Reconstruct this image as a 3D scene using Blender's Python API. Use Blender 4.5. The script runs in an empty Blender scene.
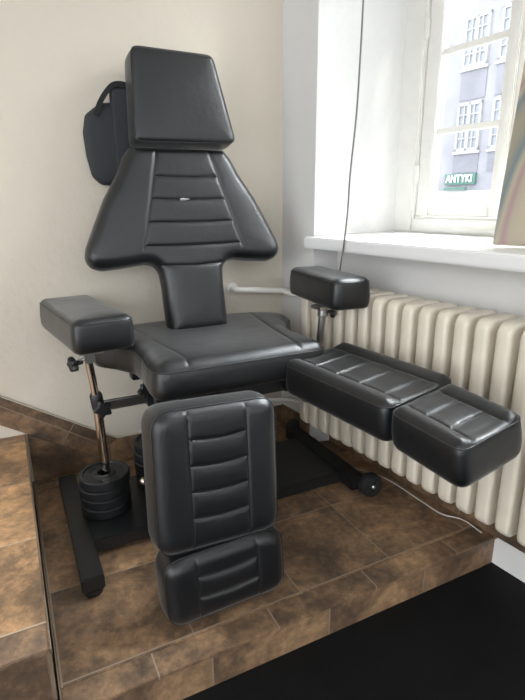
import bpy, bmesh, math, random
import numpy as np
from mathutils import Vector, Matrix
from mathutils.geometry import delaunay_2d_cdt
random.seed(4)
SC = bpy.context.scene
COL = SC.collection
# ------------------------------------------------------------------ camera
CAM_POS = (0, 0, 1.10)
cd = bpy.data.cameras.new('camera'); cam = bpy.data.objects.new('camera', cd); COL.objects.link(cam)
cd.sensor_fit = 'VERTICAL'; cd.sensor_height = 36; cd.lens = 507 / 700 * 36; cd.clip_start = .01; cd.clip_end = 200
_p, _r, _y = math.radians(16.2), math.radians(-0.387), math.radians(26.53)
_c, _s = math.cos(_p), math.sin(_p)
M3 = Matrix(((math.cos(_r), -math.sin(_r), 0), (math.sin(_r), math.cos(_r), 0), (0, 0, 1))) \
   @ Matrix(((1, 0, 0), (0, _c, -_s), (0, _s, _c))) @ Matrix(((1, 0, 0), (0, 0, -1), (0, 1, 0))) \
   @ Matrix(((math.cos(_y), -math.sin(_y), 0), (math.sin(_y), math.cos(_y), 0), (0, 0, 1)))
rot = Matrix((M3[0], -M3[1], -M3[2])).transposed()
cam.matrix_world = Matrix.Translation(CAM_POS) @ rot.to_4x4()
SC.camera = cam
# ------------------------------------------------------------------ world, sun, daylight, exposure
SC.view_settings.view_transform = 'Standard'; SC.view_settings.look = 'None'
SC.view_settings.gamma = 1; SC.view_settings.use_curve_mapping = False
SC.view_settings.exposure = 1.08
wd = bpy.data.worlds.new('sky'); SC.world = wd; wd.use_nodes = True
bg = wd.node_tree.nodes['Background']; bg.inputs[0].default_value = (.93, .96, 1, 1); bg.inputs[1].default_value = 2.4
sun = bpy.data.lights.new('sun', 'SUN'); so = bpy.data.objects.new('sun', sun); COL.objects.link(so)
sun.energy = .4; sun.angle = math.radians(.6); sun.color = (1, .95, .86)

# window wall frame: corner W, s toward the camera along the wall, off into the wall
WA = math.radians(6.14)
WC = Vector((1.1528, 2.097, 0)); WN = Vector((math.cos(WA), math.sin(WA), 0)); WU = Vector((math.sin(WA), -math.cos(WA), 0))
def wl(s, o, z): return WC + WU * s + WN * o + Vector((0, 0, z))
so.rotation_euler = (-WU * .80 - WN * .30 + Vector((0, 0, -.55))).to_track_quat('-Z', 'Y').to_euler()
def area(name, loc, target, sx, sy, e, colr):
    l = bpy.data.lights.new(name, 'AREA'); l.shape = 'RECTANGLE'; l.size = sx; l.size_y = sy; l.energy = e; l.color = colr
    o = bpy.data.objects.new(name, l); COL.objects.link(o); o.location = loc
    o.rotation_euler = (Vector(target) - Vector(loc)).to_track_quat('-Z', 'Y').to_euler(); return o
area('added_daylight', wl(1.2, 1.9, 3.8), wl(.9, 0, 1.0), 2.4, 2.0, 640, (.93, .97, 1))  # lamp standing in for the sky above the street
area('added_daylight', wl(5.0, 5.0, 3.0), wl(.9, .1, 1.4), 3.4, 3.0, 20, (1, .98, .95))  # added fill lamp beyond the window, brightens the back wall

# ------------------------------------------------------------------ helpers
WL = {}
def link(name, data, parent=None, center=None):
    o = bpy.data.objects.new(name, data); COL.objects.link(o)
    pl = WL[parent.name] if parent else Vector((0, 0, 0))
    c = Vector(center) if center is not None else Vector((0, 0, 0))
    o.parent = parent; o.location = c - pl; WL[o.name] = c
    return o
def empty(name, loc): return link(name, None, None, loc)
def tag(o, label=None, cat=None, group=None, kind=None):
    for k, v in (('label', label), ('category', cat), ('group', group), ('kind', kind)):
        if v: o[k] = v
    return o
def obj(name, bm, mat, parent=None, smooth=False, base=False):
    bmesh.ops.recalc_face_normals(bm, faces=bm.faces)
    vs = [v.co for v in bm.verts]
    lo = Vector([min(v[i] for v in vs) for i in range(3)]); hi = Vector([max(v[i] for v in vs) for i in range(3)])
    c = (lo + hi) / 2
    if parent is None: c.z = lo.z
    bmesh.ops.translate(bm, verts=bm.verts, vec=-c)
    me = bpy.data.meshes.new(name); bm.to_mesh(me); bm.free(); me.materials.append(mat)
    if smooth is True: me.polygons.foreach_set('use_smooth', [True] * len(me.polygons))
    elif smooth:
        me.polygons.foreach_set('use_smooth', [True] * len(me.polygons)); me.set_sharp_from_angle(angle=math.radians(smooth))
    return link(name, me, parent, c)
def struct(name, bm, mat, parent=None, smooth=False):
    o = obj(name, bm, mat, parent, smooth); o['kind'] = 'structure'; return o
def BM(): return bmesh.new()
def prism(bm, pts, z0, z1, xf=None, bev=0):
    a = [bm.verts.new((x, y, z0)) for x, y in pts]; b = [bm.verts.new((x, y, z1)) for x, y in pts]
    fs = [bm.faces.new(a[::-1]), bm.faces.new(b)]
    for i in range(len(pts)): j = (i + 1) % len(pts); fs.append(bm.faces.new((a[i], a[j], b[j], b[i])))
    vs = a + b
    if bev:
        es = list({e for f in fs for e in f.edges})
        r = bmesh.ops.bevel(bm, geom=es, offset=bev, segments=2, affect='EDGES', clamp_overlap=True)
        vs = list({v for v in r['verts']} | {v for v in vs if v.is_valid})
    if xf:
        for v in vs: v.co = xf(v.co)
    return bm
def box(bm, x0, x1, y0, y1, z0, z1, xf=None, bev=0):
    return prism(bm, [(x0, y0), (x1, y0), (x1, y1), (x0, y1)], z0, z1, xf, bev)
def wxf(c): return wl(c.x, c.y, c.z)
def wbox(bm, s0, s1, o0, o1, z0, z1, bev=0): return box(bm, s0, s1, o0, o1, z0, z1, wxf, bev)
def tube(bm, pts, r, n=12, cap=True, closed=False):
    P = [Vector(p) for p in pts]; N = len(P)
    R = r if hasattr(r, '__len__') else [r] * N
    rings = []; ref = None
    for i in range(N):
        if closed: t = (P[(i + 1) % N] - P[i - 1]).normalized()
        else: t = (P[min(i + 1, N - 1)] - P[max(i - 1, 0)]).normalized()
        if ref is None: ref = Vector((0, 0, 1)) if abs(t.z) < .9 else Vector((1, 0, 0))
        a = t.cross(ref).normalized(); b = a.cross(t).normalized(); ref = b
        rings.append([bm.verts.new(P[i] + (a * math.cos(k * 2 * math.pi / n) + b * math.sin(k * 2 * math.pi / n)) * R[i]) for k in range(n)])
    for i in range(N if closed else N - 1):
        A, B = rings[i], rings[(i + 1) % N]
        for k in range(n): bm.faces.new((A[k], A[(k + 1) % n], B[(k + 1) % n], B[k]))
    if cap and not closed: bm.faces.new(rings[0][::-1]); bm.faces.new(rings[-1])
    return bm
def lathe(bm, c, axis, prof, n=48):
    """prof: list of (radius, height along axis)"""
    c = Vector(c); ax = Vector(axis).normalized(); ref = Vector((0, 0, 1)) if abs(ax.z) < .9 else Vector((1, 0, 0))
    a = ax.cross(ref).normalized(); b = ax.cross(a)
    rings = []
    for r, h in prof:
        if r < 1e-6: rings.append([bm.verts.new(c + ax * h)])
        else: rings.append([bm.verts.new(c + ax * h + (a * math.cos(k * 2 * math.pi / n) + b * math.sin(k * 2 * math.pi / n)) * r) for k in range(n)])
    for A, B in zip(rings, rings[1:]):
        for k in range(n):
            j = (k + 1) % n
            if len(A) == 1 and len(B) == 1: continue
            if len(A) == 1: bm.faces.new((A[0], B[j], B[k]))
            elif len(B) == 1: bm.faces.new((A[k], A[j], B[0]))
            else: bm.faces.new((A[k], A[j], B[j], B[k]))
    return bm
def catmull(P, n=8, closed=False):
    P = [Vector(p) for p in P]; out = []; N = len(P)
    for i in range(N if closed else N - 1):
        g = (lambda k: P[k % N]) if closed else (lambda k: P[max(0, min(N - 1, k))])
        p0, p1, p2, p3 = g(i - 1), g(i), g(i + 1), g(i + 2)
        for k in range(n):
            t = k / n
            out.append(.5 * (2 * p1 + (p2 - p0) * t + (2 * p0 - 5 * p1 + 4 * p2 - p3) * t * t + (3 * p1 - p0 - 3 * p2 + p3) * t ** 3))
    if not closed: out.append(P[-1])
    return out

# ------------------------------------------------------------------ materials
def mat(name, col, rough=.5, metal=0, bump=0, bscale=50, var=0, vscale=6, spec=.5, coat=0, bdist=.002, trans=0):
    m = bpy.data.materials.new(name); m.use_nodes = True; nt = m.node_tree; N = nt.nodes; L = nt.links
    p = N['Principled BSDF']; p.inputs['Base Color'].default_value = (*col, 1); p.inputs['Roughness'].default_value = rough
    p.inputs['Metallic'].default_value = metal; p.inputs['Specular IOR Level'].default_value = spec
    p.inputs['Coat Weight'].default_value = coat; p.inputs['Transmission Weight'].default_value = trans
    g = N.new('ShaderNodeNewGeometry')
    if var:
        n = N.new('ShaderNodeTexNoise'); n.inputs['Scale'].default_value = vscale; n.inputs['Detail'].default_value = 6; n.inputs['Roughness'].default_value = .6
        L.new(g.outputs['Position'], n.inputs['Vector'])
        r = N.new('ShaderNodeValToRGB'); r.color_ramp.elements[0].position = .3; r.color_ramp.elements[1].position = .7
        r.color_ramp.elements[0].color = (*[c * (1 - var) for c in col], 1); r.color_ramp.elements[1].color = (*[min(1, c * (1 + var)) for c in col], 1)
        L.new(n.outputs[0], r.inputs[0]); L.new(r.outputs[0], p.inputs['Base Color'])
    if bump:
        n = N.new('ShaderNodeTexNoise'); n.inputs['Scale'].default_value = bscale; n.inputs['Detail'].default_value = 8
        L.new(g.outputs['Position'], n.inputs['Vector'])
        b = N.new('ShaderNodeBump'); b.inputs['Strength'].default_value = bump; b.inputs['Distance'].default_value = bdist
        L.new(n.outputs[0], b.inputs['Height']); L.new(b.outputs[0], p.inputs['Normal'])
    return m
def leather_mat(name, col, rough):
    m = bpy.data.materials.new(name); m.use_nodes = True; nt = m.node_tree; N = nt.nodes; L = nt.links
    p = N['Principled BSDF']; p.inputs['Base Color'].default_value = (*col, 1); p.inputs['Specular IOR Level'].default_value = .62
    t = N.new('ShaderNodeTexCoord')
    p.inputs['Sheen Weight'].default_value = .22; p.inputs['Sheen Roughness'].default_value = .36
    v = N.new('ShaderNodeTexVoronoi'); v.inputs['Scale'].default_value = 420; v.feature = 'F1'
    n = N.new('ShaderNodeTexNoise'); n.inputs['Scale'].default_value = 14; n.inputs['Detail'].default_value = 7; n.inputs['Roughness'].default_value = .62
    L.new(t.outputs['Object'], v.inputs['Vector']); L.new(t.outputs['Object'], n.inputs['Vector'])
    b1 = N.new('ShaderNodeBump'); b1.inputs['Strength'].default_value = .28; b1.inputs['Distance'].default_value = .0007
    b2 = N.new('ShaderNodeBump'); b2.inputs['Strength'].default_value = .35; b2.inputs['Distance'].default_value = .006
    L.new(v.outputs['Distance'], b1.inputs['Height']); L.new(n.outputs[0], b2.inputs['Height']); L.new(b2.outputs[0], b1.inputs['Normal']); L.new(b1.outputs[0], p.inputs['Normal'])
    r = N.new('ShaderNodeMapRange'); r.inputs['To Min'].default_value = rough - .06; r.inputs['To Max'].default_value = rough + .10
    L.new(n.outputs[0], r.inputs['Value']); L.new(r.outputs[0], p.inputs['Roughness'])
    return m
def tile_mat(name, ox, oy, plane='XY', w=.33, h=.33, light=1.0, rot=0, tint=(1, 1, 1)):
    """brown slate-look tiles; the pattern is laid out in world metres"""
    m = bpy.data.materials.new(name); m.use_nodes = True; nt = m.node_tree; N = nt.nodes; L = nt.links
    p = N['Principled BSDF']
    g = N.new('ShaderNodeNewGeometry'); sp = N.new('ShaderNodeSeparateXYZ'); L.new(g.outputs['Position'], sp.inputs[0])
    cb = N.new('ShaderNodeCombineXYZ')
    a, b = {'XY': ('X', 'Y'), 'XZ': ('X', 'Z'), 'YZ': ('Y', 'Z')}[plane]
    L.new(sp.outputs[a], cb.inputs['X']); L.new(sp.outputs[b], cb.inputs['Y'])
    mp = N.new('ShaderNodeMapping'); mp.inputs['Location'].default_value = (-ox, -oy, 0); mp.vector_type = 'POINT'
    L.new(cb.outputs[0], mp.inputs[0])
    if rot:
        mp2 = N.new('ShaderNodeMapping'); mp2.inputs['Rotation'].default_value = (0, 0, rot); L.new(mp.outputs[0], mp2.inputs[0]); mp = mp2
    br = N.new('ShaderNodeTexBrick'); br.offset = 0; br.inputs['Scale'].default_value = 1
    br.inputs['Brick Width'].default_value = w; br.inputs['Row Height'].default_value = h
    br.inputs['Mortar Size'].default_value = .0022; br.inputs['Mortar Smooth'].default_value = .1
    br.inputs['Color1'].default_value = (0, 0, 0, 1); br.inputs['Color2'].default_value = (1, 1, 1, 1); br.inputs['Mortar'].default_value = (.5, .5, .5, 1)
    L.new(mp.outputs[0], br.inputs['Vector'])
    # offset the mottling per tile
    ad = N.new('ShaderNodeVectorMath'); ad.operation = 'MULTIPLY_ADD'; ad.inputs[1].default_value = (7, 3, 5)
    L.new(br.outputs['Color'], ad.inputs[0]); L.new(g.outputs['Position'], ad.inputs[2])
    n1 = N.new('ShaderNodeTexNoise'); n1.inputs['Scale'].default_value = 5.5; n1.inputs['Detail'].default_value = 9; n1.inputs['Roughness'].default_value = .62; n1.inputs['Distortion'].default_value = .5
    n2 = N.new('ShaderNodeTexNoise'); n2.inputs['Scale'].default_value = 34; n2.inputs['Detail'].default_value = 6; n2.inputs['Roughness'].default_value = .7
    L.new(ad.outputs[0], n1.inputs['Vector']); L.new(ad.outputs[0], n2.inputs['Vector'])
    r = N.new('ShaderNodeValToRGB'); e = r.color_ramp.elements
    c = [(.055, .040, .030), (.125, .080, .050), (.25, .155, .088), (.42, .26, .14)]
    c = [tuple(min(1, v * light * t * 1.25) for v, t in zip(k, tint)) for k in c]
    e[0].position = .27; e[0].color = (*c[0], 1); e[1].position = .74; e[1].color = (*c[3], 1)
    for pos, cc in ((.43, c[1]), (.58, c[2])):
        q = e.new(pos); q.color = (*cc, 1)
    mx0 = N.new('ShaderNodeMath'); mx0.operation = 'MULTIPLY_ADD'; mx0.inputs[1].default_value = .55
    L.new(n2.outputs[0], mx0.inputs[0])
    mm = N.new('ShaderNodeMath'); mm.operation = 'MULTIPLY_ADD'; mm.inputs[1].default_value = .95; mm.inputs[2].default_value = -.32
    L.new(n1.outputs[0], mm.inputs[0])
    ts = N.new('ShaderNodeMath'); ts.operation = 'MULTIPLY_ADD'; ts.inputs[1].default_value = .16
    L.new(br.outputs['Color'], ts.inputs[0]); L.new(mm.outputs[0], ts.inputs[2]); L.new(ts.outputs[0], mx0.inputs[2])
    L.new(mx0.outputs[0], r.inputs[0])
    mix = N.new('ShaderNodeMix'); mix.data_type = 'RGBA'
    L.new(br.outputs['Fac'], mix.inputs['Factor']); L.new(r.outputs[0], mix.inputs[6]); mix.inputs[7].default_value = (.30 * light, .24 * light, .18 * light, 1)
    L.new(mix.outputs[2], p.inputs['Base Color'])
    rr = N.new('ShaderNodeMapRange'); rr.inputs['To Min'].default_value = .30; rr.inputs['To Max'].default_value = .52
    L.new(n2.outputs[0], rr.inputs['Value']); L.new(rr.outputs[0], p.inputs['Roughness'])
    bu = N.new('ShaderNodeBump'); bu.inputs['Strength'].default_value = .5; bu.inputs['Distance'].default_value = .0025
    hs = N.new('ShaderNodeMath'); hs.operation = 'SUBTRACT'; L.new(mx0.outputs[0], hs.inputs[0]); L.new(br.outputs['Fac'], hs.inputs[1])
    L.new(hs.outputs[0], bu.inputs['Height']); L.new(bu.outputs[0], p.inputs['Normal'])
    return m
M = {}
M['leather'] = leather_mat('black_leather', (.0035, .0040, .0050), .37)
M['leather_side'] = M['leather']
M['piping'] = mat('leather_piping', (.020, .021, .023), .42)
M['vinyl'] = mat('black_bag_fabric', (.022, .024, .028), .72, bump=.3, bscale=500, bdist=.0005)
M['strap'] = mat('black_webbing', (.012, .012, .013), .8)
M['blackmetal'] = mat('black_powder_coated_steel', (.011, .012, .013), .42, bump=.12, bscale=600, bdist=.0004)
M['weight'] = mat('black_cast_weight', (.012, .014, .016), .45, bump=.25, bscale=260, bdist=.0006)
M['plastic'] = mat('black_plastic', (.012, .012, .013), .4)
M['rubber'] = mat('black_rubber', (.014, .014, .014), .7)
M['chrome'] = mat('polished_chrome', (.62, .58, .53), .13, metal=1)
M['steel'] = mat('brushed_steel', (.50, .49, .48), .3, metal=1)
M['wallcream'] = mat('cream_plaster', (.62, .565, .475), .85, bump=.6, bscale=26, bdist=.006, var=.03, vscale=2.2)
M['wallwhite'] = mat('white_plaster', (.62, .615, .60), .85, bump=.5, bscale=30, bdist=.006, var=.02, vscale=3)
M['niche'] = mat('grey_white_plaster', (.70, .69, .67), .85, bump=.3, bscale=30, bdist=.005, var=.03, vscale=3)
M['ceiling'] = mat('ceiling_paint', (.8, .79, .76), .9)
M['sill'] = mat('white_gloss_sill', (.80, .80, .79), .22, var=.02, vscale=5)
M['paint'] = mat('white_window_paint', (.70, .69, .65), .35, var=.04, vscale=12)
M['radiator'] = mat('cream_radiator_enamel', (.72, .655, .54), .28, var=.05, vscale=7, bump=.15, bscale=60, bdist=.001)
M['pipe'] = mat('white_pipe_enamel', (.74, .72, .67), .35)
M['cable'] = mat('grey_cable', (.14, .135, .13), .5)
M['wcable'] = mat('pale_cable', (.55, .52, .46), .5)
M['floor'] = mat('black_rough_floor', (.0035, .0040, .0045), .7, spec=.25, bump=.5, bscale=120, bdist=.002, var=.35, vscale=9)
M['tile'] = tile_mat('brown_slate_tiles', .317, 1.047 - .33 * 3 + .009)
M['tile_edge'] = tile_mat('brown_slate_border_strip', .20, -5, w=.33, h=20)
M['tile_riser'] = tile_mat('brown_slate_riser', .34, -5, 'XZ', w=.36, h=20, light=.9)
M['tile_up'] = tile_mat('lit_ochre_slate_tiles', -.02, 1.03 - .33 * 3, light=1.42, tint=(1, .95, .84))  # slate lightened and warmed: brighter light on the landing put into the colour
M['tile_up_edge'] = tile_mat('lit_ochre_slate_border_strip', -.40, -5, w=.5, h=20, light=1.15)  # landing border, lightened in colour the same way
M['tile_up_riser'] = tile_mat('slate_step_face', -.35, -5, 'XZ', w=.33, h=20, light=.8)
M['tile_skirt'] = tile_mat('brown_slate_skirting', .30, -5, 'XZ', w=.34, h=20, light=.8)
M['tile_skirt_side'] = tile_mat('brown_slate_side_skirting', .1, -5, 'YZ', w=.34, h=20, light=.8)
M['tile_slope'] = tile_mat('brown_slate_sloping_skirting', -.14, .38, 'XZ', w=.34, h=20, light=.8, rot=math.radians(34))
M['trim'] = mat('dark_step_edge', (.02, .016, .013), .5)
M['pale_line'] = mat('pale_edge_line', (.55, .50, .43), .8)
M['facade'] = mat('grey_render', (.28, .28, .31), .9, var=.12, vscale=.9)
M['facade_dark'] = mat('dark_grey_render', (.21, .21, .24), .9, var=.15, vscale=1.2)
M['bframe'] = mat('white_facade_trim', (.40, .40, .39), .6)
M['bglass'] = mat('hazed_window_glass', (.24, .26, .30), .3)  # pane colour paled to carry the glare haze over the street
M['street'] = mat('street_paving', (.3, .3, .29), .9)
M['green'] = mat('green_sign', (.07, .17, .135), .5)
M['signwhite'] = mat('white_sign_letters', (.9, .92, .9), .5)
M['metal_hub'] = mat('zinc_axle_bolt', (.7, .7, .68), .3, metal=1)
M['scuff'] = mat('torn_pale_leather', (.42, .42, .42), .7, bump=.6, bscale=300, bdist=.002)
# clear glass
gm = bpy.data.materials.new('clear_window_glass'); gm.use_nodes = True; nt = gm.node_tree
nt.nodes.clear(); o_ = nt.nodes.new('ShaderNodeOutputMaterial'); tr = nt.nodes.new('ShaderNodeBsdfTransparent'); gl = nt.nodes.new('ShaderNodeBsdfGlossy'); gl.inputs['Roughness'].default_value = .05
mxs = nt.nodes.new('ShaderNodeMixShader')
tr.inputs[0].default_value = (.96, .97, .97, 1)
mxs.inputs[0].default_value = .05; nt.links.new(tr.outputs[0], mxs.inputs[1]); nt.links.new(gl.outputs[0], mxs.inputs[2]); nt.links.new(mxs.outputs[0], o_.inputs[0])
M['glass'] = gm

# ------------------------------------------------------------------ setting
ZF = -.112                     # black floor; the tiled platform top is z = 0
YE, YB = .972, 2.097           # front edge of the platform, back wall
S0, NO = .233, .106            # niche starts at s = S0, its back lies NO deep
ZT = 3.0
ZL, YL, XL = .213, .948, -.022
bm = BM(); box(bm, -4.3, 2.4, -3.6, 2.25, ZF - .05, ZF); struct('floor', bm, M['floor'])
nA = wl(S0, NO, 0); nB = wl(S0, 0, 0)
def xn(y): # x of the niche back wall at a given y
    t = (WC.y + WN.y * NO - y) / -WU.y; return (WC + WN * NO + WU * t).x
plat = empty('floor_platform', (0.6, 1.5, ZF)); plat['kind'] = 'structure'
yb = YE + .075
bm = BM(); prism(bm, [(XL + .0065, yb), (xn(yb), yb), (nA.x, nA.y), (nB.x, nB.y), (WC.x, YB), (XL + .0065, YB)], ZF, 0); obj('platform_top', bm, M['tile'], plat)
bm = BM(); prism(bm, [(XL + .0065, YE), (xn(YE), YE), (xn(yb), yb), (XL + .0065, yb)], -.012, .0005, bev=.002); obj('border_strip', bm, M['tile_edge'], plat)
bm = BM(); prism(bm, [(XL + .0065, YE + .008), (xn(YE + .008) - .002, YE + .008), (xn(yb) - .002, yb), (XL + .0065, yb)], ZF, -.012); obj('riser', bm, M['tile_riser'], plat)
land = empty('floor_landing', (-.6, 1.5, ZF)); land['kind'] = 'structure'

bm = BM(); box(bm, -2.3, XL - .004, YL + .08, YB, ZF, ZL); obj('landing_top', bm, M['tile_up'], land)
bm = BM(); box(bm, -2.3, XL - .004, YL, YL + .0795, ZL - .012, ZL + .0005, bev=.002); obj('border_strip', bm, M['tile_up_edge'], land)
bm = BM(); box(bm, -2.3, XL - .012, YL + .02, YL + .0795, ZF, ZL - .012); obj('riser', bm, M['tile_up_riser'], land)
bm = BM(); box(bm, XL - .004, XL + .001, YL, YB, ZL - .012, ZL + .0008); obj('edge_strip', bm, M['tile_up_riser'], land)
bm = BM(); box(bm, XL + .001, XL + .006, YE + .004, YB - .011, ZF, .0015); struct('trim_1', bm, M['tile_up_riser'])

bm = BM(); box(bm, -4.2, 1.6, YB, YB + .15, ZF, ZT); struct('wall_back', bm, M['wallcream'])
# sloping then level tile skirting on the back wall
x0, z0, x1, z1 = -.09, .388, .330, .120
sl = (z0 - z1) / (x0 - x1); th = .125
def yxf(c): return Vector((c.x, YB - .010 + c.z, c.y))
bm = BM()
xa, xb = -1.2, .245
prism(bm, [(xa, z0 + sl * (xa - x0) - th), (xb, z0 + sl * (xb - x0) - th), (x1, z1), (xa, z0 + sl * (xa - x0))][::1], 0, .0099, yxf); struct('baseboard_back', bm, M['tile_slope'])
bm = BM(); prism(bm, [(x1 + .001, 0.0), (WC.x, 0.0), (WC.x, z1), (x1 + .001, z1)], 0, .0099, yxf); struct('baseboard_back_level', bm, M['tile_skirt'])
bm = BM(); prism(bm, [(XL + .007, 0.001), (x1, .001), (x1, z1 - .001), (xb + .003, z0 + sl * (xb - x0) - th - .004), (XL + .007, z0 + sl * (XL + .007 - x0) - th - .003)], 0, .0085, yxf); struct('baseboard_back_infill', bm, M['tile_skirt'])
bm = BM()
box(bm, x1, WC.x, YB - .012, YB, z1, z1 + .004)
prism(bm, [(xa, z0 + sl * (xa - x0)), (x1, z1), (x1, z1 + .004), (xa, z0 + sl * (xa - x0) + .004)], -.002, .0099, yxf); struct('trim_2', bm, M['pale_line'])  # thin pale line along the top of the skirting

# window wall
bm = BM()
prism(bm, [(-.25, 0), (S0, 0), (.350, .37), (.350, .55), (-.25, .55)], ZF, ZT, wxf)
struct('wall_right', bm, M['wallwhite'])
SB0, SB1 = .350, 1.60
bm = BM(); prism(bm, [(1.85, 0), (6.2, 0), (6.2, .55), (SB1, .55), (SB1, .37)], ZF, ZT, wxf); struct('wall_right_pier', bm, M['wallwhite'])
bm = BM(); box(bm, -4.3, 2.4, -3.6, -3.5, ZF, 1.5); box(bm, -4.3, -3.6, -3.6, -3.5, 1.5, ZT); box(bm, 1.2, 2.4, -3.6, -3.5, 1.5, ZT); struct('unseen_wall_front', bm, M['wallwhite'])  # behind the camera; added low wall, open above so light enters high
bm = BM(); box(bm, -4.3, -4.2, .6, YB + .15, ZF, ZT); struct('unseen_wall_left', bm, M['wallcream'])  # out of view; cut short so fill light enters from the left
bm = BM(); wbox(bm, S0, 1.86, NO, .55, ZF, .915); struct('wall_right_niche', bm, M['niche'])
bm = BM(); prism(bm, [(S0, 0), (1.85, 0), (SB1 + .01, .55), (SB0 - .01, .55)], 2.45, ZT, wxf); struct('wall_right_lintel', bm, M['wallwhite'])
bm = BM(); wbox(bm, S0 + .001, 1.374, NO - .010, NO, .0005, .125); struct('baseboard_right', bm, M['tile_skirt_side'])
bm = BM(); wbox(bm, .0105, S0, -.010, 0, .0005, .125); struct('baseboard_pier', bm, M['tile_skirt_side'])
bm = BM(); box(bm, -4.3, 2.4, -3.6, YB + .15, ZT, ZT + .1); struct('ceiling', bm, M['ceiling'])  # out of view; put in to keep overhead light out
# window sill
bm = BM()
prism(bm, [(S0 - .002, -.055), (1.83, -.055), (1.83, 0), (SB1 + .0, .37), (SB0, .37), (S0, .01)], .917, .962, wxf, bev=.006)
for v in bm.verts:
    if v.co.z > .94: v.co.z += max(0, (v.co - WC).dot(WN)) * .04
struct('window_sill', bm, M['sill'])

# window: outer casing, two inner casements with glazing bars, outer sashes
win = empty('window_1', wl(1.02, .40, .975)); win['kind'] = 'structure'
def wpart(name, boxes, m, parent=win, bev=.004):
    bm = BM()
    for b in boxes: wbox(bm, *b, bev)
    return obj(name, bm, m, parent)
ZB, ZTp = .974, 2.44
wpart('window_frame', [(SB0 - .03, SB0 + .096, .355, .47, ZB, ZTp), (SB1 - .055, SB1 + .03, .355, .47, ZB, ZTp), (SB0 + .096, SB1 - .055, .355, .47, ZB, 1.04), (SB0 + .096, SB1 - .055, .355, .47, ZTp - .07, ZTp)], M['paint'], bev=.008)
def casement(a, b, o, st, st2):
    cs = wpart('casement', [(a, a + st, o, o + .042, 1.042, ZTp - .075), (b - st2, b, o, o + .042, 1.042, ZTp - .075), (a + st, b - st2, o, o + .042, 1.042, 1.088), (a + st, b - st2, o, o + .042, ZTp - .13, ZTp - .075)], M['paint'])
    bars = [(a + st, b - st2, o + .008, o + .032, z - .011, z + .011) for z in (1.365, 1.645, 1.93, 2.18)]
    for q_ in bars: wpart('glazing_bar', [q_], M['paint'], cs, .003)
    wpart('pane', [(a + st - .003, b - st2 + .003, o + .017, o + .021, 1.083, ZTp - .12)], M['glass'], cs, 0)
m0, m1 = SB0 + .097, SB1 - .056
mid = .825
casement(m0, mid, .372, .066, .040); casement(mid + .004, 1.19, .372, .040, .04); casement(1.194, m1, .372, .04, .04)
wpart('mullion', [(mid - .012, mid + .016, .358, .371, 1.042, ZTp - .075)], M['paint'])
for z in (1.17, 1.70, 2.2): wpart('hinge', [(SB0 + .090, SB0 + .106, .350, .372, z, z + .075)], M['paint'])
wpart('outer_frame', [(SB0 - .01, SB0 + .05, .50, .56, ZB, ZTp), (SB1 - .05, SB1, .50, .56, ZB, ZTp), (SB0 + .05, SB1 - .05, .50, .56, ZB, 1.03)], M['paint'])

# ------------------------------------------------------------------ outside
K = 1.868
def bs(s): return 1.96 + (s - 1.96) * K
def bz(z): return 1.1 + (z - 1.1) * K
bm = BM(); wbox(bm, -40, 30, .7, 30, -1.9, -1.6); struct('floor_street', bm, M['street'])
bld = empty('building', wl(bs(-5), 18, -1.6)); tag(bld, 'grey rendered building with white-framed windows across the street, seen through the window', 'building')
bm = BM(); wbox(bm, bs(-9.5), bs(2), 18, 26, -1.6, 12.5); obj('wall', bm, M['facade'], bld)
for k in range(4):
    s0 = bs(-6.03 + .86 * k)
    for pz0, pz1 in ((3.22, 3.80), (1.72, 2.12)):
        bm = BM(); wbox(bm, s0 - .03, s0 + 1.16, 17.97, 18.02, bz(pz0), bz(pz1)); obj('dark_panel', bm, M['facade_dark'], bld)
    for za, zb in ((3.85, 4.84), (2.17, 3.17)):
        za, zb = bz(za), bz(zb); wd_ = 1.12
        bm = BM()
        for b in ((s0, s0 + .10, za, zb), (s0 + wd_ - .10, s0 + wd_, za, zb), (s0, s0 + wd_, za, za + .12), (s0, s0 + wd_, zb - .12, zb), (s0 + wd_ / 2 - .07, s0 + wd_ / 2 + .07, za, zb),
                  (s0, s0 + wd_, (za + zb) / 2 - .03, (za + zb) / 2 + .03), (s0, s0 + wd_, za + (zb - za) * .27 - .02, za + (zb - za) * .27 + .02), (s0, s0 + wd_, za + (zb - za) * .75 - .02, za + (zb - za) * .75 + .02),
                  (s0 + .31, s0 + .345, za, zb), (s0 + wd_ - .345, s0 + wd_ - .31, za, zb), (s0 - .08, s0 + wd_ + .08, za - .10, za)):
            wbox(bm, b[0], b[1], 17.90, 18.0, b[2], b[3])
        f = obj('window', bm, M['bframe'], bld)
        bm = BM(); wbox(bm, s0 + .05, s0 + wd_ - .05, 17.96, 17.99, za + .05, zb - .05); obj('pane', bm, M['bglass'], f)
bm = BM(); wbox(bm, bs(-9.5), bs(2), 17.6, 18, -1.6, bz(1.33)); obj('shop_front', bm, M['bframe'], bld)
sg = empty('shop_sign', wl(bs(-5.8), 17.9, bz(1.46))); tag(sg, 'green shop sign reading ANTYKI on the grey facade across the street', 'sign')
bm = BM(); wbox(bm, bs(-6.20), bs(-5.40), 17.86, 17.99, bz(1.465), bz(1.70)); obj('board', bm, M['green'], sg)
fc = bpy.data.curves.new('lettering', 'FONT'); fc.body = 'ANTYKI'; fc.size = .43; fc.extrude = .02; fc.align_x = 'CENTER'; fc.align_y = 'CENTER'; fc.space_character = 1.04; fc.offset = .006
fo = bpy.data.objects.new('tmp', fc); COL.objects.link(fo); bpy.context.view_layer.update()
me = bpy.data.meshes.new_from_object(fo.evaluated_get(bpy.context.evaluated_depsgraph_get())); bpy.data.objects.remove(fo)
bm = BM(); bm.from_mesh(me)
xs = [v.co.x for v in bm.verts]; sc_ = (bs(-5.46) - bs(-6.14)) / (max(xs) - min(xs))
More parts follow.
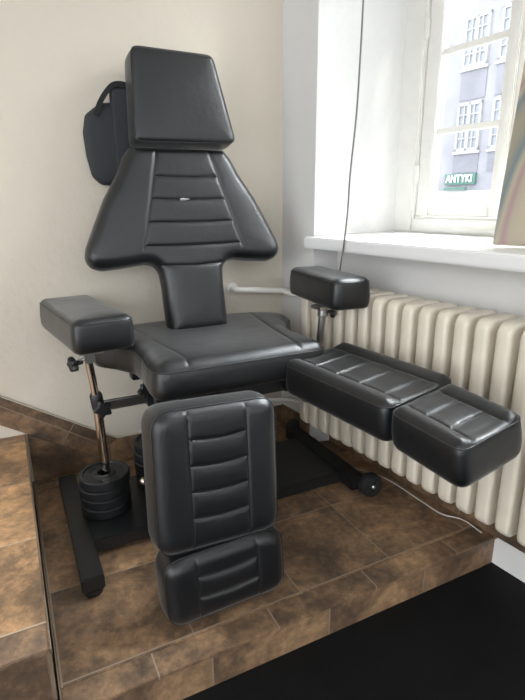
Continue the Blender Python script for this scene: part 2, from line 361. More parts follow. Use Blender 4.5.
for v in bm.verts: v.co = wl(bs(-5.80) + v.co.x * sc_, 17.83 - v.co.z, bz(1.585) + v.co.y)
obj('lettering', bm, M['signwhite'], sg)
bm = BM(); wbox(bm, bs(-6.04), bs(-5.48), 17.5, 17.62, bz(1.345), bz(1.395)); tag(obj('name_plate', bm, M['green']), 'small dark strip sign below the green ANTYKI sign', 'sign')

# ------------------------------------------------------------------ radiator
rad = empty('radiator', wl(.9, -.01, .145)); tag(rad, 'cream cast-iron column radiator under the window sill', 'radiator')
RZ0, RZ1, RO0, RO1 = .146, .782, -.095, .065
def section():
    bm = BM(); pts = []
    # rounded slab outline in (off, z), thick in s, with a bulged rounded front
    R = .035
    for cx, cz, a0 in ((RO1 - R, RZ1 - R, 0), (RO0 + R, RZ1 - R, 90), (RO0 + R, RZ0 + R, 180), (RO1 - R, RZ0 + R, 270)):
        for k in range(7):
            a = math.radians(a0 + k * 15); pts.append((cx + R * math.cos(a), cz + R * math.sin(a)))
    # rings across the thickness: narrower outline at the faces
    prof = [(-.0235, .014), (-.0225, .0065), (-.0185, .0018), (-.010, 0), (.010, 0), (.0185, .0018), (.0225, .0065), (.0235, .014)]
    cx, cz = (RO0 + RO1) / 2, (RZ0 + RZ1) / 2; rings = []
    hx, hz = (RO1 - RO0) / 2, (RZ1 - RZ0) / 2
    for s, ins in prof:
        rings.append([bm.verts.new(((s), cx + (x - cx) * (1 - ins / hx), cz + (z - cz) * (1 - ins / hz))) for x, z in pts])
    n = len(pts)
    for A, B in zip(rings, rings[1:]):
        for k in range(n): bm.faces.new((A[k], A[(k + 1) % n], B[(k + 1) % n], B[k]))
    bm.faces.new(rings[0]); bm.faces.new(rings[-1][::-1])
    # connecting hubs top and bottom
    for z in (RZ0 + .05, RZ1 - .06):
        tube(bm, [(-.0345, cx, z), (.0345, cx, z)], .024, 14)
    for v in bm.verts: v.co = wxf(v.co)
    return bm
NS = 20; SS0, PITCH = .295, .0688
proto = None
for k in range(NS):
    if proto is None: proto = obj('section', section(), M['radiator'], rad, smooth=40); base = proto.location.copy()
    else: c_ = proto.copy(); COL.objects.link(c_); c_.parent = rad; c_.location = base + WU * PITCH * k
proto.location = base.copy()
for ch in rad.children: ch.location = ch.location + WU * SS0
bm = BM()
tube(bm, [wl(SS0 - .02, -.015, RZ0 + .05), wl(SS0 - .085, -.015, RZ0 + .05)], .017, 14); tube(bm, [wl(SS0 - .05, -.015, RZ0 + .02), wl(SS0 - .05, -.015, RZ0 + .095)], .013, 12); obj('valve', bm, M['pipe'], rad, smooth=40)
# pipes
hp = empty('heating_pipe', (.885, YB, .735)); tag(hp, 'white heating pipe coming out of the back wall towards the radiator', 'pipe')
bm = BM(); tube(bm, catmull([(.895, YB, .728), (.895, YB - .035, .728), (.915, YB - .05, .727), (1.0, YB - .065, .722), (1.10, YB - .10, .716), wl(.16, -.055, .712), wl(.22, -.03, .715), wl(SS0 - .025, -.015, RZ1 - .06)], 8), .0135, 14); obj('pipe', bm, M['pipe'], hp, smooth=True)
bm = BM(); lathe(bm, (.895, YB, .728), (0, -1, 0), [(0.0, .001), (.027, .001), (.028, .006), (.016, .012), (.016, .03), (0, .03)], 24); obj('flange', bm, M['pipe'], hp, smooth=40)
hp2 = empty('return_pipe', (.86, YB, .1)); tag(hp2, 'low white pipe running along the back wall to the foot of the radiator', 'pipe')
bm = BM(); tube(bm, catmull([(.70, YB - .03, .165), (.92, YB - .035, .175), (1.04, YB - .06, .182), wl(.12, -.035, .188), wl(SS0 - .085, -.015, RZ0 + .05)], 6), .0105, 12); obj('pipe', bm, M['pipe'], hp2, smooth=True)

# ------------------------------------------------------------------ cables
bm = BM(); tube(bm, catmull([wl(.545, -.062, 2.99), wl(.552, -.064, 1.9), wl(.548, -.066, 1.744), wl(.541, -.062, 1.60), wl(.536, -.064, 1.40), wl(.518, -.066, 1.20), wl(.508, -.063, 1.06), wl(.492, -.063, .93), wl(.470, -.055, .835), wl(.458, -.01, .80), wl(.455, .055, .795), wl(.452, .086, .74), wl(.45, .088, .4), wl(.45, .088, .01)], 8), .0032, 8)
tag(obj('hanging_cable', bm, M['cable'], smooth=True), 'thin grey cable hanging down past the front edge of the window sill', 'cable')
bm = BM(); tube(bm, catmull([(1.165, 1.80, .06), (1.175, 1.70, .008), (1.20, 1.60, .005), (1.246, 1.52, .005), (1.285, 1.42, .005), (1.293, 1.25, .005), (1.30, 1.15, .005), (1.335, 1.085, .01), wl(1.11, .06, .012)], 10), .0026, 8)
tag(obj('floor_cable', bm, M['wcable'], smooth=True), 'pale thin cable lying on the tiles along the foot of the radiator', 'cable')

# ------------------------------------------------------------------ painting on the sill
pm = bpy.data.materials.new('abstract_painting'); pm.use_nodes = True; nt = pm.node_tree; N = nt.nodes; L = nt.links
tc = N.new('ShaderNodeTexCoord'); mpn = N.new('ShaderNodeMapping'); mpn.inputs['Scale'].default_value = (3.2, 3.2, 1.5); mpn.inputs['Rotation'].default_value = (.3, .5, .4)
wv = N.new('ShaderNodeTexWave'); wv.wave_type = 'RINGS'; wv.inputs['Scale'].default_value = .45; wv.inputs['Distortion'].default_value = 5.5; wv.inputs['Detail'].default_value = 1.5; wv.inputs['Detail Scale'].default_value = .8
rp = N.new('ShaderNodeValToRGB'); e = rp.color_ramp.elements; e[0].color = (.34, .28, .19, 1); e[1].color = (.28, .25, .18, 1)
for p_, c_ in ((.25, (.40, .34, .25)), (.45, (.36, .31, .23)), (.55, (.32, .21, .21)), (.68, (.38, .33, .24)), (.82, (.14, .18, .19))): q = e.new(p_); q.color = (*c_, 1)
L.new(tc.outputs['Object'], mpn.inputs[0]); L.new(mpn.outputs[0], wv.inputs[0]); L.new(wv.outputs[0], rp.inputs[0]); L.new(rp.outputs[0], N['Principled BSDF'].inputs['Base Color'])
N['Principled BSDF'].inputs['Roughness'].default_value = .45
M['painting'] = pm; M['canvas'] = mat('canvas_edge', (.55, .50, .40), .8)
yaw = math.radians(22); e1 = WU * math.cos(yaw) + WN * math.sin(yaw); en = WN * math.cos(yaw) - WU * math.sin(yaw)
tilt = math.radians(16); e2 = Vector((0, 0, 1)) * math.cos(tilt) + en * math.sin(tilt); e3 = en * math.cos(tilt) - Vector((0, 0, 1)) * math.sin(tilt)
pb = wl(1.022, .062, .9745)
def pxf(c): return pb + e1 * c.x + e2 * c.z + e3 * c.y
pt = empty('painting', pb + e1 * .19); tag(pt, 'unframed abstract swirl painting in beige, pink and blue leaning on the sill', 'painting')
bm = BM(); box(bm, 0, .36, .0, .018, 0, .56, pxf, .002); obj('stretched_canvas', bm, M['canvas'], pt)
bm = BM(); box(bm, .001, .359, -.0012, 0, .001, .559, pxf); obj('picture', bm, M['painting'], pt)

# ------------------------------------------------------------------ upholstery builder
def resample(P, step):
    P = [np.array(p, float) for p in P]; out = []
    for i in range(len(P)):
        a, b = P[i], P[(i + 1) % len(P)]; n = max(1, int(round(np.linalg.norm(b - a) / step)))
        for k in range(n): out.append(a + (b - a) * k / n)
    return out
def round_poly(pts, radii, n=8):
    out = []; N_ = len(pts)
    if not hasattr(radii, '__len__'): radii = [radii] * N_
    for i in range(N_):
        p = Vector(pts[i]); a = (Vector(pts[i - 1]) - p); b = (Vector(pts[(i + 1) % N_]) - p); la, lb = a.length, b.length; a.normalize(); b.normalize()
        ang = a.angle(b); d = min(radii[i] / math.tan(ang / 2), la * .48, lb * .48)
        if ang > math.radians(176): out.append(p); continue
        s, t = p + a * d, p + b * d
        for k in range(n + 1):
            u_ = k / n; out.append((1 - u_) ** 2 * s + 2 * u_ * (1 - u_) * p + u_ * u_ * t)
    return [tuple(v) for v in out]
def segdist(P, segs):
    D = np.full(len(P), 9.)
    for a, b in segs:
        a = np.array(a, float); b = np.array(b, float); d = b - a; L2 = d @ d
        t = np.clip(((P - a) @ d) / L2, 0, 1); D = np.minimum(D, np.linalg.norm(P - a - t[:, None] * d, axis=1))
    return D
def cushion(name, outline, T, frame, parent, R=.02, dome=.006, seams=(), gw=.0045, gd=.005, extra=None, step=.0075, rb=.012, piping=None, mt=None, label=None):
    """outline: closed smooth 2-D loop (m); frame: (origin, ax, ay, an); the upholstered top is at +T along an"""
    B = np.array(resample(outline, step))
    area2 = np.sum(B[:, 0] * np.roll(B[:, 1], -1) - B[:, 1] * np.roll(B[:, 0], -1))
    if area2 < 0: B = B[::-1]
    nb = len(B)
    for _ in range(2): B = (np.roll(B, 1, 0) + 2 * B + np.roll(B, -1, 0)) / 4
    tng = np.roll(B, -1, 0) - np.roll(B, 1, 0); tng /= np.linalg.norm(tng, axis=1)[:, None]
    inn = np.stack([-tng[:, 1], tng[:, 0]], 1)
    bsegs = [(B[i], B[(i + 1) % nb]) for i in range(nb)]
    ds = [0, .08 * R, .25 * R, .5 * R, .8 * R]
    pts = []; edges = []
    pts += [tuple(p) for p in B]; edges = [(i, (i + 1) % nb) for i in range(nb)]
    for d in ds[1:]:
        Q = B + inn * d; dd = segdist(Q, bsegs)
        pts += [tuple(q) for q, v in zip(Q, dd) if v > d * .93]
    lo, hi = B.min(0), B.max(0)
    gx = np.arange(lo[0], hi[0], step * .8); gy = np.arange(lo[1], hi[1], step * .8)
    G = np.array([(x + (j % 2) * step * .4, y) for j, y in enumerate(gy) for x in gx])
    # inside test
    inside = np.zeros(len(G), bool)
    for a, b in bsegs:
        c = ((a[1] > G[:, 1]) != (b[1] > G[:, 1])); 
        with np.errstate(all='ignore'): xi = (b[0] - a[0]) * (G[:, 1] - a[1]) / (b[1] - a[1] + 1e-12) + a[0]
        inside ^= c & (G[:, 0] < xi)
    G = G[inside]; gdist = segdist(G, bsegs); G = G[gdist > R * .95]
    pts += [tuple(p) for p in G]
    # rows of points along the seams so that the grooves stay crisp
    sp_ = []
    for sm in seams:
        for a, b in zip(sm, sm[1:]):
            a = np.array(a); b = np.array(b); d = b - a; l = np.linalg.norm(d); nrm = np.array([-d[1], d[0]]) / max(l, 1e-9)
            for k in range(int(l / (step * .6)) + 1):
                c = a + d * k * step * .6 / l
                for w in (-gw, -gw * .45, 0, gw * .45, gw): sp_.append(c + nrm * w)
    if sp_:
        S_ = np.array(sp_); sd = segdist(S_, bsegs)
        ins = np.zeros(len(S_), bool)
        for a, b in bsegs:
            c = ((a[1] > S_[:, 1]) != (b[1] > S_[:, 1])); xi = (b[0] - a[0]) * (S_[:, 1] - a[1]) / (b[1] - a[1] + 1e-12) + a[0]; ins ^= c & (S_[:, 0] < xi)
        pts += [tuple(p) for p in S_[ins & (sd > R * .3)]]
    V, E_, F, *_r = delaunay_2d_cdt([Vector(p) for p in pts], edges, [], 1, 1e-4)
    V = np.array([tuple(v) for v in V]); d = segdist(V, bsegs)
    dr = np.clip(d, 0, R); z = T - R + np.sqrt(np.maximum(R * R - (R - dr) ** 2, 0))
    z += dome * (1 - np.exp(-np.maximum(d - R * .4, 0) / .035))
    ss = [(sm[i], sm[i + 1]) for sm in seams for i in range(len(sm) - 1)]
    if ss:
        sd = segdist(V, ss); fade = np.clip(d / R, 0, 1); z -= (gd * np.exp(-(sd / gw) ** 2) + gd * .30 * np.exp(-(sd / (gw * 3)) ** 2)) * fade
    if extra is not None: z += extra(V[:, 0], V[:, 1]) * np.clip(d / R, 0, 1)
    O, ax, ay, an = frame
    def w3(x, y, h): return O + ax * float(x) + ay * float(y) + an * float(h)
    bm = BM(); tv = [bm.verts.new(w3(V[i, 0], V[i, 1], z[i])) for i in range(len(V))]
    for f in F:
        try: bm.faces.new([tv[i] for i in f])
        except ValueError: pass
    # boundary loop = first nb vertices (order kept by the triangulation)
    top = []
    for p in B:
        k = int(np.argmin((V[:, 0] - p[0]) ** 2 + (V[:, 1] - p[1]) ** 2)); top.append(tv[k])
    prev = top
    H = T - R
    for fh, inset in ((.75, -.0022), (.5, -.0032), (.25, -.0022), (rb / max(H, .001), 0), (rb * .3 / H, rb * .3), (0, rb)):
        hh = H * fh; Q = B + inn * inset
        ring = [bm.verts.new(w3(q[0], q[1], hh)) for q in Q]
        for i in range(nb):
            j = (i + 1) % nb
            if prev[i] is not prev[j]: bm.faces.new((prev[i], ring[i], ring[j], prev[j]))
        prev = ring
    bm.faces.new(prev)
    o = obj(name, bm, mt or M['leather'], parent, smooth=True)
    if label: o['label'] = label
    if piping:
        bm = BM(); Q = B + inn * (R * .10)
        loop = [w3(q[0], q[1], T - R + math.sqrt(max(0, R * R - (R * .9) ** 2)) + .0002) for q in Q[::2]]
        tube(bm, loop, piping, 6, closed=True); obj('piping', bm, M['piping'], o, smooth=True)
    return o
def frame(O, ax, ay):
    ax = Vector(ax).normalized(); an = ax.cross(Vector(ay)).normalized(); ay = an.cross(ax).normalized()
    return (Vector(O), ax, ay, an)

# ------------------------------------------------------------------ chair
CX, CY = .628, 1.66
ch = empty('tattoo_chair', (CX, CY, 0)); tag(ch, 'black leather adjustable tattoo chair with split leg rests standing on the tiled platform', 'chair')
# base
bm = BM(); box(bm, .136, 1.082, 1.483, 1.835, .018, .064, bev=.004); obj('base_plate', bm, M['blackmetal'], ch)
bm = BM(); box(bm, .072, .136, 1.312, 1.965, .016, .0635, bev=.004); lb = obj('base_bar', bm, M['blackmetal'], ch)
for yy_ in (1.335, 1.94):
    bm = BM(); lathe(bm, (.104, yy_, 0), (0, 0, 1), [(0, 0), (.026, 0), (.028, .004), (.028, .017), (0, .017)], 24); obj('rubber_foot', bm, M['rubber'], lb, smooth=40)
bm = BM(); box(bm, 1.082, 1.145, 1.40, 1.93, .022, .075, bev=.004); rb_ = obj('base_bar', bm, M['blackmetal'], ch)
for yy_, sg_ in ((1.398, -1), (1.932, 1)):
    bm = BM(); lathe(bm, (1.150, yy_, .0465), (0, sg_, 0), [(0, 0), (.034, 0), (.043, .003), (.0465, .010), (.0465, .036), (.042, .044), (.024, .046), (.022, .042), (0, .042)], 40); w_ = obj('wheel', bm, M['rubber'], ch, smooth=35)
    bm = BM(); lathe(bm, (1.150, yy_ + sg_ * .041, .0465), (0, sg_, 0), [(0, 0), (.009, 0), (.009, .006), (.006, .009), (0, .010)], 20); obj('axle_bolt', bm, M['metal_hub'], w_, smooth=35)
# column and seat frame
bm = BM(); box(bm, CX - .11, CX + .11, CY - .09, CY + .09, .064, .16, bev=.006); box(bm, CX - .085, CX + .085, CY - .07, CY + .07, .16, .33, bev=.006); box(bm, CX - .065, CX + .065, CY - .055, CY + .055, .33, .47, bev=.005); obj('column', bm, M['blackmetal'], ch)
bm = BM(); box(bm, .36, .90, 1.45, 1.50, .47, .525, bev=.003); box(bm, .36, .90, 1.80, 1.85, .47, .525, bev=.003); box(bm, .40, .45, 1.45, 1.85, .465, .52, bev=.003); box(bm, .81, .86, 1.45, 1.85, .465, .52, bev=.003); box(bm, CX - .09, CX + .09, 1.50, 1.80, .465, .50, bev=.003); obj('seat_frame', bm, M['blackmetal'], ch)
# seat cushion: hourglass plan, front edge toward the camera
so_ = [(-.300, 0), (-.302, .10), (-.293, .20), (-.298, .29), (-.345, .375), (-.402, .44), (-.405, .50), (-.36, .555), (-.28, .595), (-.14, .612)]
pts = so_ + [(0, .615)] + [(-x, y) for x, y in so_[::-1]]
pts = round_poly(pts, [.085] + [.09] * (len(so_) - 1) + [.1] + [.09] * (len(so_) - 1) + [.085])
seamL = [(-.195, .004), (-.192, .06), (-.235, .40), (-.26, .55)]
seams = [seamL, [(-x, y) for x, y in seamL], [(-.195, .035), (-.1, .030), (.1, .030), (.195, .035)]]
fs_ = frame((CX + .012, 1.372, .535), (1, 0, 0), (0, 1, 0))
cushion('seat', pts, .112, fs_, ch, R=.044, dome=.008, seams=seams[:2], gd=.004, extra=lambda x, y: -.010 * np.exp(-(x / .18) ** 2 - ((y - .3) / .2) ** 2), piping=.0022)

# backrest
lean = math.radians(13)
bax = Vector((1, 0, 0)); bup = Vector((0, math.sin(lean), math.cos(lean)))
BO = Vector((.630, 1.78, .66))
half = [(.178, .66), (.205, .625), (.232, .568), (.290, .478), (.334, .389), (.372, .308), (.381, .272), (.366, .240), (.328, .228), (.250, .234), (.175, .243), (.142, .236), (.122, .208), (.118, .15), (.118, .06), (.118, -.03)]
TB = .075
bpts = [(x, y) for x, y in half] + [(-x, y) for x, y in half[::-1]]
bpts = round_poly(bpts, [.02] + [.05] * 14 + [.01] + [.01] + [.05] * 14 + [.02])
def sx(y): return .108 + (.635 - y) * .215
sv = [[(sx(.66), .66), (sx(.235), .235), (.113, .15)], [(-sx(.66), .66), (-sx(.235), .235), (-.113, .15)]]
sv = [[(.105, .66), (.159, .45), (.205, .29)], [(-.090, .66), (-.139, .45), (-.182, .29)]]
def sr(y): return .105 + (.66 - y) * .268
def sl_(y): return -.090 - (.66 - y) * .247
rib = [[(sl_(y) + .002, y), (sl_(y) * .5, y - .003), (.018, y - .004), (sr(y) * .5, y - .003), (sr(y) - .002, y)] for y in (.55, .468, .385, .300)]
rib.append([(-.125, .228), (0, .222), (.125, .228)])
fb = frame(BO - Vector((0, -math.cos(lean), math.sin(lean))) * 0, bax, bup)  # an = toward the viewer
fb = (fb[0] - fb[3] * TB, fb[1], fb[2], fb[3])
def bex(x, y):
    g = -.003 * np.exp(-((x - .018) / .15) ** 4) * np.clip((y - .2) / .1, 0, 1)
    for yy_ in (.59, .51, .427, .343): g = g + .002 * np.exp(-((x - .018) / .12) ** 4) * np.exp(-((y - yy_) / .03) ** 2)
    return g
bk = cushion('backrest', bpts, TB, fb, ch, R=.034, dome=.008, seams=sv + rib, gd=.0042, gw=.0036, extra=bex, piping=None)
def bp(x, y, h=0): return BO + bax * x + bup * y + fb[3] * h
bm = BM()
ring = []
for k in range(14):
    a = k / 14 * 2 * math.pi; r_ = 1 + .3 * math.sin(3 * a + 1) + .15 * math.sin(5 * a)
    ring.append(bm.verts.new(bp(-.012 + .019 * math.cos(a) * r_, .466 + .0060 * math.sin(a) * r_, .0015)))
cen = bm.verts.new(bp(-.012, .466, .0075))
for k in range(14): bm.faces.new((cen, ring[k], ring[(k + 1) % 14]))
t_ = obj('torn_patch', bm, M['scuff'], bk); t_['label'] = 'small pale torn patch in the middle of the backrest'
# back support plate and rods
bm = BM()
def bkxf(c): return BO + bax * c.x + bup * c.z + fb[3] * c.y
box(bm, -.09, -.05, -.125, -.078, -.20, .40, bkxf, .003); box(bm, .05, .09, -.125, -.078, -.20, .40, bkxf, .003); box(bm, -.20, .20, -.090, -.076, .28, .40, bkxf, .003); obj('back_frame', bm, M['blackmetal'], ch)
# headrest
HO = Vector((.640, 1.898, 1.30)); hl = math.radians(9)
hup = Vector((0, math.sin(hl), math.cos(hl))); fh = frame(HO, (1, 0, 0), hup)
TH = .118
hp_ = round_poly([(-.182, .010), (.206, .018), (.138, .327), (-.164, .329)], [.024, .026, .030, .030])
fh = (fh[0] - fh[3] * TH, fh[1], fh[2], fh[3])
cushion('headrest', hp_, TH, fh, ch, R=.014, dome=.006, seams=[], piping=.0024, mt=M['leather'])
bm = BM()
def hxf(c): return HO + fh[1] * c.x + fh[2] * c.z + fh[3] * c.y
tube(bm, [hxf(Vector((-.05, -.095, .10))), hxf(Vector((-.05, -.105, -.20)))], .008, 10); tube(bm, [hxf(Vector((.07, -.095, .10))), hxf(Vector((.07, -.105, -.20)))], .008, 10); box(bm, -.08, .10, -.1, -.085, .06, .16, hxf, .002); obj('headrest_bracket', bm, M['chrome'], ch, smooth=40)
# armrests
def knob(c, axis, r, parent, lobes=5, h=.02):
    bm = BM(); c = Vector(c); ax = Vector(axis).normalized(); ref = Vector((0, 0, 1)) if abs(ax.z) < .9 else Vector((1, 0, 0))
    a = ax.cross(ref).normalized(); b = ax.cross(a); n = lobes * 10; rings = []
    for s, hh in ((.80, 0), (1, h * .2), (1, h * .8), (.82, h)):
        rings.append([bm.verts.new(c + ax * hh + (a * math.cos(t) + b * math.sin(t)) * r * s * (1 + .20 * math.cos(lobes * t))) for t in [k * 2 * math.pi / n for k in range(n)]])
    for A, B in zip(rings, rings[1:]):
        for k in range(n): bm.faces.new((A[k], A[(k + 1) % n], B[(k + 1) % n], B[k]))
    bm.faces.new(rings[0]); bm.faces.new(rings[-1])
    tube(bm, [c - ax * .022, c + ax * .001], r * .35, 12)
    return obj('knob', bm, M['plastic'], parent, smooth=40)
def armpad(O, ax, ay, w, l, T, lab):
    p = round_poly([(0, 0), (w, 0), (w, l), (0, l)], .034)
    return cushion('armrest_pad', p, T, frame(O, ax, ay), ch, R=.022, dome=.007, piping=.0020, label=lab)
a1 = math.radians(15.5)
armpad((.152, 1.575, .652), (math.cos(a1), math.sin(a1) * .5, .0), (-math.sin(a1), math.cos(a1), .0), .195, .49, .106, None)
# left post
bm = BM(); tube(bm, [(.195, 1.655, .625), (.212, 1.664, .44)], .0125, 20); tube(bm, [(.210, 1.663, .46), (.2165, 1.672, .201)], .0155, 20); obj('post', bm, M['chrome'], ch, smooth=40)
bm = BM(); lathe(bm, (.2102, 1.6665, .475), (.02, .012, -.2), [(0, -.02), (.0165, -.02), (.021, -.012), (.021, .035), (.018, .05), (0, .05)], 28); obj('clamp', bm, M['plastic'], ch, smooth=40)
bm = BM(); box(bm, .165, .245, 1.63, 1.70, .638, .651, bev=.002); box(bm, .183, .217, 1.64, 1.672, .606, .640, bev=.003); tube(bm, [(.186, 1.65, .622), (.158, 1.645, .616)], .005, 10); obj('bracket', bm, M['steel'], ch)
knob((.155, 1.640, .612), (-1, -.35, -.1), .022, ch, 5, .02)
knob((.221, 1.640, .445), (.1, -1, .1), .026, ch, 5, .02)
bm = BM(); box(bm, .228, .50, 1.660, 1.675, .428, .462, bev=.002); obj('arm_rail', bm, M['steel'], ch)
knob((.364, 1.648, .482), (.3, -1, .2), .022, ch, 5, .018)
bm = BM(); box(bm, .375, .425, 1.64, 1.70, .42, .50, bev=.003); obj('rail_socket', bm, M['blackmetal'], ch)
# right armrest, set higher
armpad((.985, 1.42, .738), (math.cos(a1), -.10, 0), (math.sin(a1) + .03, math.cos(a1), 0), .150, .40, .108, None)
bm = BM(); tube(bm, [(1.058, 1.60, .70), (1.045, 1.615, .44)], .0135, 20); obj('post', bm, M['steel'], ch, smooth=40)
bm = BM(); box(bm, 1.02, 1.10, 1.56, 1.63, .712, .725, bev=.002); lathe(bm, (1.058, 1.60, .712), (0, 0, -1), [(0, 0), (.02, 0), (.02, .03), (.015, .034), (0, .034)], 20); obj('bracket', bm, M['steel'], ch, smooth=40)
knob((1.085, 1.585, .697), (.6, -.8, 0), .018, ch, 5, .018)
bm = BM(); box(bm, .80, 1.05, 1.607, 1.622, .428, .462, bev=.002); obj('arm_rail', bm, M['steel'], ch)

# leg rests
def legpad(name, fr, w, l, T, ribs, side=.062, dip=.022, w2=None, rc=.034, sk=0):
    w2 = w2 or w; p = round_poly([(-w / 2, 0), (w / 2, 0), (w2 / 2 , l), (-w2 / 2, l)], rc)
    xs_ = min(w, w2) / 2 - side * min(w, w2) / w
    sm = [[(-xs_, .004), (-xs_, l * .5), (-xs_, l - .004)], [(xs_, .004), (xs_, l * .5), (xs_, l - .004)]]
    for y in ribs: sm.append([(-xs_ + .002, y), (-xs_ * .5, y - .005), (0, y - .007), (xs_ * .5, y - .005), (xs_ - .002, y)])
    p = [(x + sk * y / l, y) for x, y in p]; sm = [[(x + sk * y / l, y) for x, y in q] for q in sm]
    def ex(x, y):
        x = x - sk * y / l; g = -dip * np.exp(-(x / (w * .32)) ** 4)
        ys = [0] + list(ribs) + [l]
        for a, b in zip(ys, ys[1:]): g = g + .0025 * np.exp(-((y - (a + b) / 2) / ((b - a) * .33)) ** 2) * np.exp(-(x / xs_) ** 4)
        return g
    return cushion(name, p, T, fr, ch, R=.032 if rc < .04 else .038, dome=.006, seams=sm, gd=.0045, gw=.0032, extra=ex, piping=.0020)
# right one, raised: runs toward the camera
wv_ = Vector((.274, .030, .030)); lv = Vector((.040, -.460, -.002))
fr = frame((0, 0, 0), -wv_, lv)      # x axis points left so that the normal points up
cR = Vector((.898, 1.405, .622))
fr = (cR - fr[3] * .118, fr[1], fr[2], fr[3])
legpad('thigh_rest', fr, .276, .465, .118, (.10, .20, .30, .40), .064)
wv2 = Vector((.22, .020, .028)); lv2 = Vector((-.022, -.23, -.000))
fr2 = frame((0, 0, 0), -wv2, lv2); cR2 = Vector((.914, .920, .628)); fr2 = (cR2 - fr2[3] * .114, fr2[1], fr2[2], fr2[3])
legpad('calf_rest', fr2, .236, .244, .114, (.085, .165), .056, .022, .225, .034, .036)
# left one, hanging down
fl = frame((0, 0, 0), (.30, .0, -.012), (0, .06, .44)); cL = Vector((.420, 1.075, .222))
fl = (cL - fl[3] * .118, fl[1], fl[2], fl[3])
legpad('thigh_rest', fl, .350, .388, .118, (.095, .166, .236, .306), .094, .009, None, .052)
fl2 = frame((0, 0, 0), (.30, .0, .006), (0, .02, .20)); cL2 = Vector((.430, 1.050, .025))
fl2 = (cL2 - fl2[3] * .112, fl2[1], fl2[2], fl2[3])
legpad('calf_rest', fl2, .350, .200, .112, (.075, .135), .088, .009, None, .052)
# steel under the leg rests
bm = BM(); box(bm, .80, .84, 1.30, 1.47, .480, .505, bev=.003); obj('leg_frame', bm, M['blackmetal'], ch)
bm = BM(); box(bm, .39, .43, 1.205, 1.46, .485, .51, bev=.003); box(bm, .39, .43, 1.205, 1.23, .10, .50, bev=.003); obj('leg_frame', bm, M['blackmetal'], ch)
bm = BM(); tube(bm, [(.56, 1.58, .20), (.315, 1.50, .225)], .006, 12); lv_ = obj('release_lever', bm, M['steel'], ch, smooth=40)
bm = BM(); bmesh.ops.create_uvsphere(bm, u_segments=24, v_segments=16, radius=.0125, matrix=Matrix.Translation((.309, 1.497, .226))); obj('ball_knob', bm, M['chrome'], lv_, smooth=True)

# ------------------------------------------------------------------ weight plates
def plate(c, r, h, ri, label, rotz, group):
    bm = BM(); prof = [(ri, 0), (r - .004, 0), (r, .003), (r, h - .003), (r - .003, h), (r - .012, h), (r - .016, h - .005), (ri + .016, h - .005), (ri + .012, h - .001), (ri, h - .001), (ri, 0)]
    lathe(bm, c, (0, 0, 1), prof, 64)
    o = obj('weight_plate', bm, M['weight'], None, smooth=35); tag(o, label, 'weight', group)
    if 'topmost' in label:
        for k in range(9):      # raised marks between hub and rim
            a = rotz + math.radians(30 + k * 13 + (150 if k > 4 else 0)); rr = (r + ri) / 2; rad_ = Vector((math.cos(a), math.sin(a), 0)); tan_ = Vector((-math.sin(a), math.cos(a), 0))
            q = Vector(c) + rad_ * rr + Vector((0, 0, h - .0052))
            def f(cc, q=q, rad_=rad_, tan_=tan_): return q + rad_ * cc.x + tan_ * cc.y + Vector((0, 0, cc.z))
            wd2 = .0022 if k % 2 else .0045
            bm = BM(); box(bm, -.008, .008, -wd2, wd2, 0, .003, f, .0006); obj('raised_mark', bm, M['weight'], o)
    return o
posn5 = ['topmost', 'second from the top', 'middle one', 'second from the bottom', 'bottom']
posn = ['topmost', 'second from the top', 'third from the top', 'bottom']
zc = .0642
for i in range(4):
    h = .034; dx, dy = random.uniform(-.003, .003), random.uniform(-.003, .003)
    plate((.208 + dx, 1.668 + dy, zc), .086, h - .0003, .024, 'black weight plate, %s of the front left stack around the armrest post' % posn[3 - i], i * 1.3, 'weight plates in the front left stack'); zc += h
zc = .0642
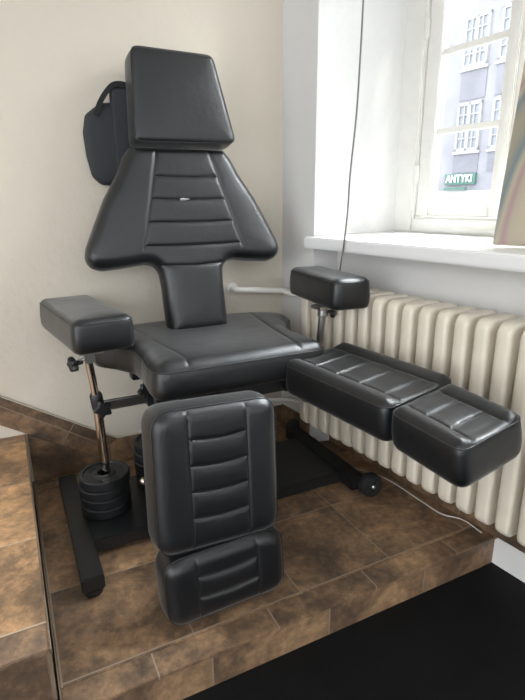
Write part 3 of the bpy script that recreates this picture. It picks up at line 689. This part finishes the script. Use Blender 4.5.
for i in range(5):
    h = .036; dx, dy = random.uniform(-.003, .003), random.uniform(-.003, .003)
    plate((.420 + dx, 1.748 + dy, zc), .086, h - .0003, .014, 'black weight plate, %s of the rear stack behind the hanging leg rest' % posn5[4 - i], i * .8, 'weight plates in the rear stack'); zc += h

# ------------------------------------------------------------------ bag behind the headrest
bag = empty('bag', (.41, 2.03, 1.17)); tag(bag, 'black padded fabric bag with a carry strap hanging behind the headrest', 'bag')
gp = [(.120, .205), (.055, .180), (-.002, .128), (-.035, .108), (-.048, .06), (-.045, -.02), (-.032, -.095), (-.005, -.126), (.05, -.130), (.13, -.128), (.17, -.08), (.18, .1), (.17, .2)]
gp = [(x, y) for x, y in [(.16, .165), (.02, .150), (-.036, .108), (-.048, .05), (-.044, -.03), (-.030, -.10), (.0, -.13), (.14, -.13), (.19, -.08), (.19, .13)]]
gp = round_poly(gp, .03)
fg = frame((.362, 2.086, 1.30), (1, 0, 0), (0, .0, 1))
cushion('bag_body', gp, .032, fg, bag, R=.014, dome=.006, mt=M['vinyl'], piping=.0018)
fg2 = frame((.362, 2.054, 1.30), (1, 0, 0), (0, .0, 1))
cushion('bag_pocket', round_poly([(.052, -.09), (.16, -.09), (.16, .205), (.052, .205)], .02), .014, fg2, bag, R=.008, dome=.002, mt=M['vinyl'])
bm = BM(); pth = catmull([(.355, 2.040, 1.405), (.375, 2.036, 1.45), (.405, 2.034, 1.492), (.432, 2.034, 1.512), (.47, 2.036, 1.512), (.50, 2.04, 1.49), (.51, 2.045, 1.44)], 6)
prev = None
for i, p in enumerate(pth):
    t = (pth[min(i + 1, len(pth) - 1)] - pth[max(i - 1, 0)]).normalized(); nn_ = t.cross(Vector((0, 1, 0))).normalized()
    r4 = [bm.verts.new(p + nn_ * a * .009 + Vector((0, b * .0015, 0))) for a, b in ((-1, -1), (1, -1), (1, 1), (-1, 1))]
    if prev:
        for k in range(4): bm.faces.new((prev[k], prev[(k + 1) % 4], r4[(k + 1) % 4], r4[k]))
    else: bm.faces.new(r4)
    prev = r4
bm.faces.new(prev[::-1]); obj('strap', bm, M['strap'], bag, smooth=30)
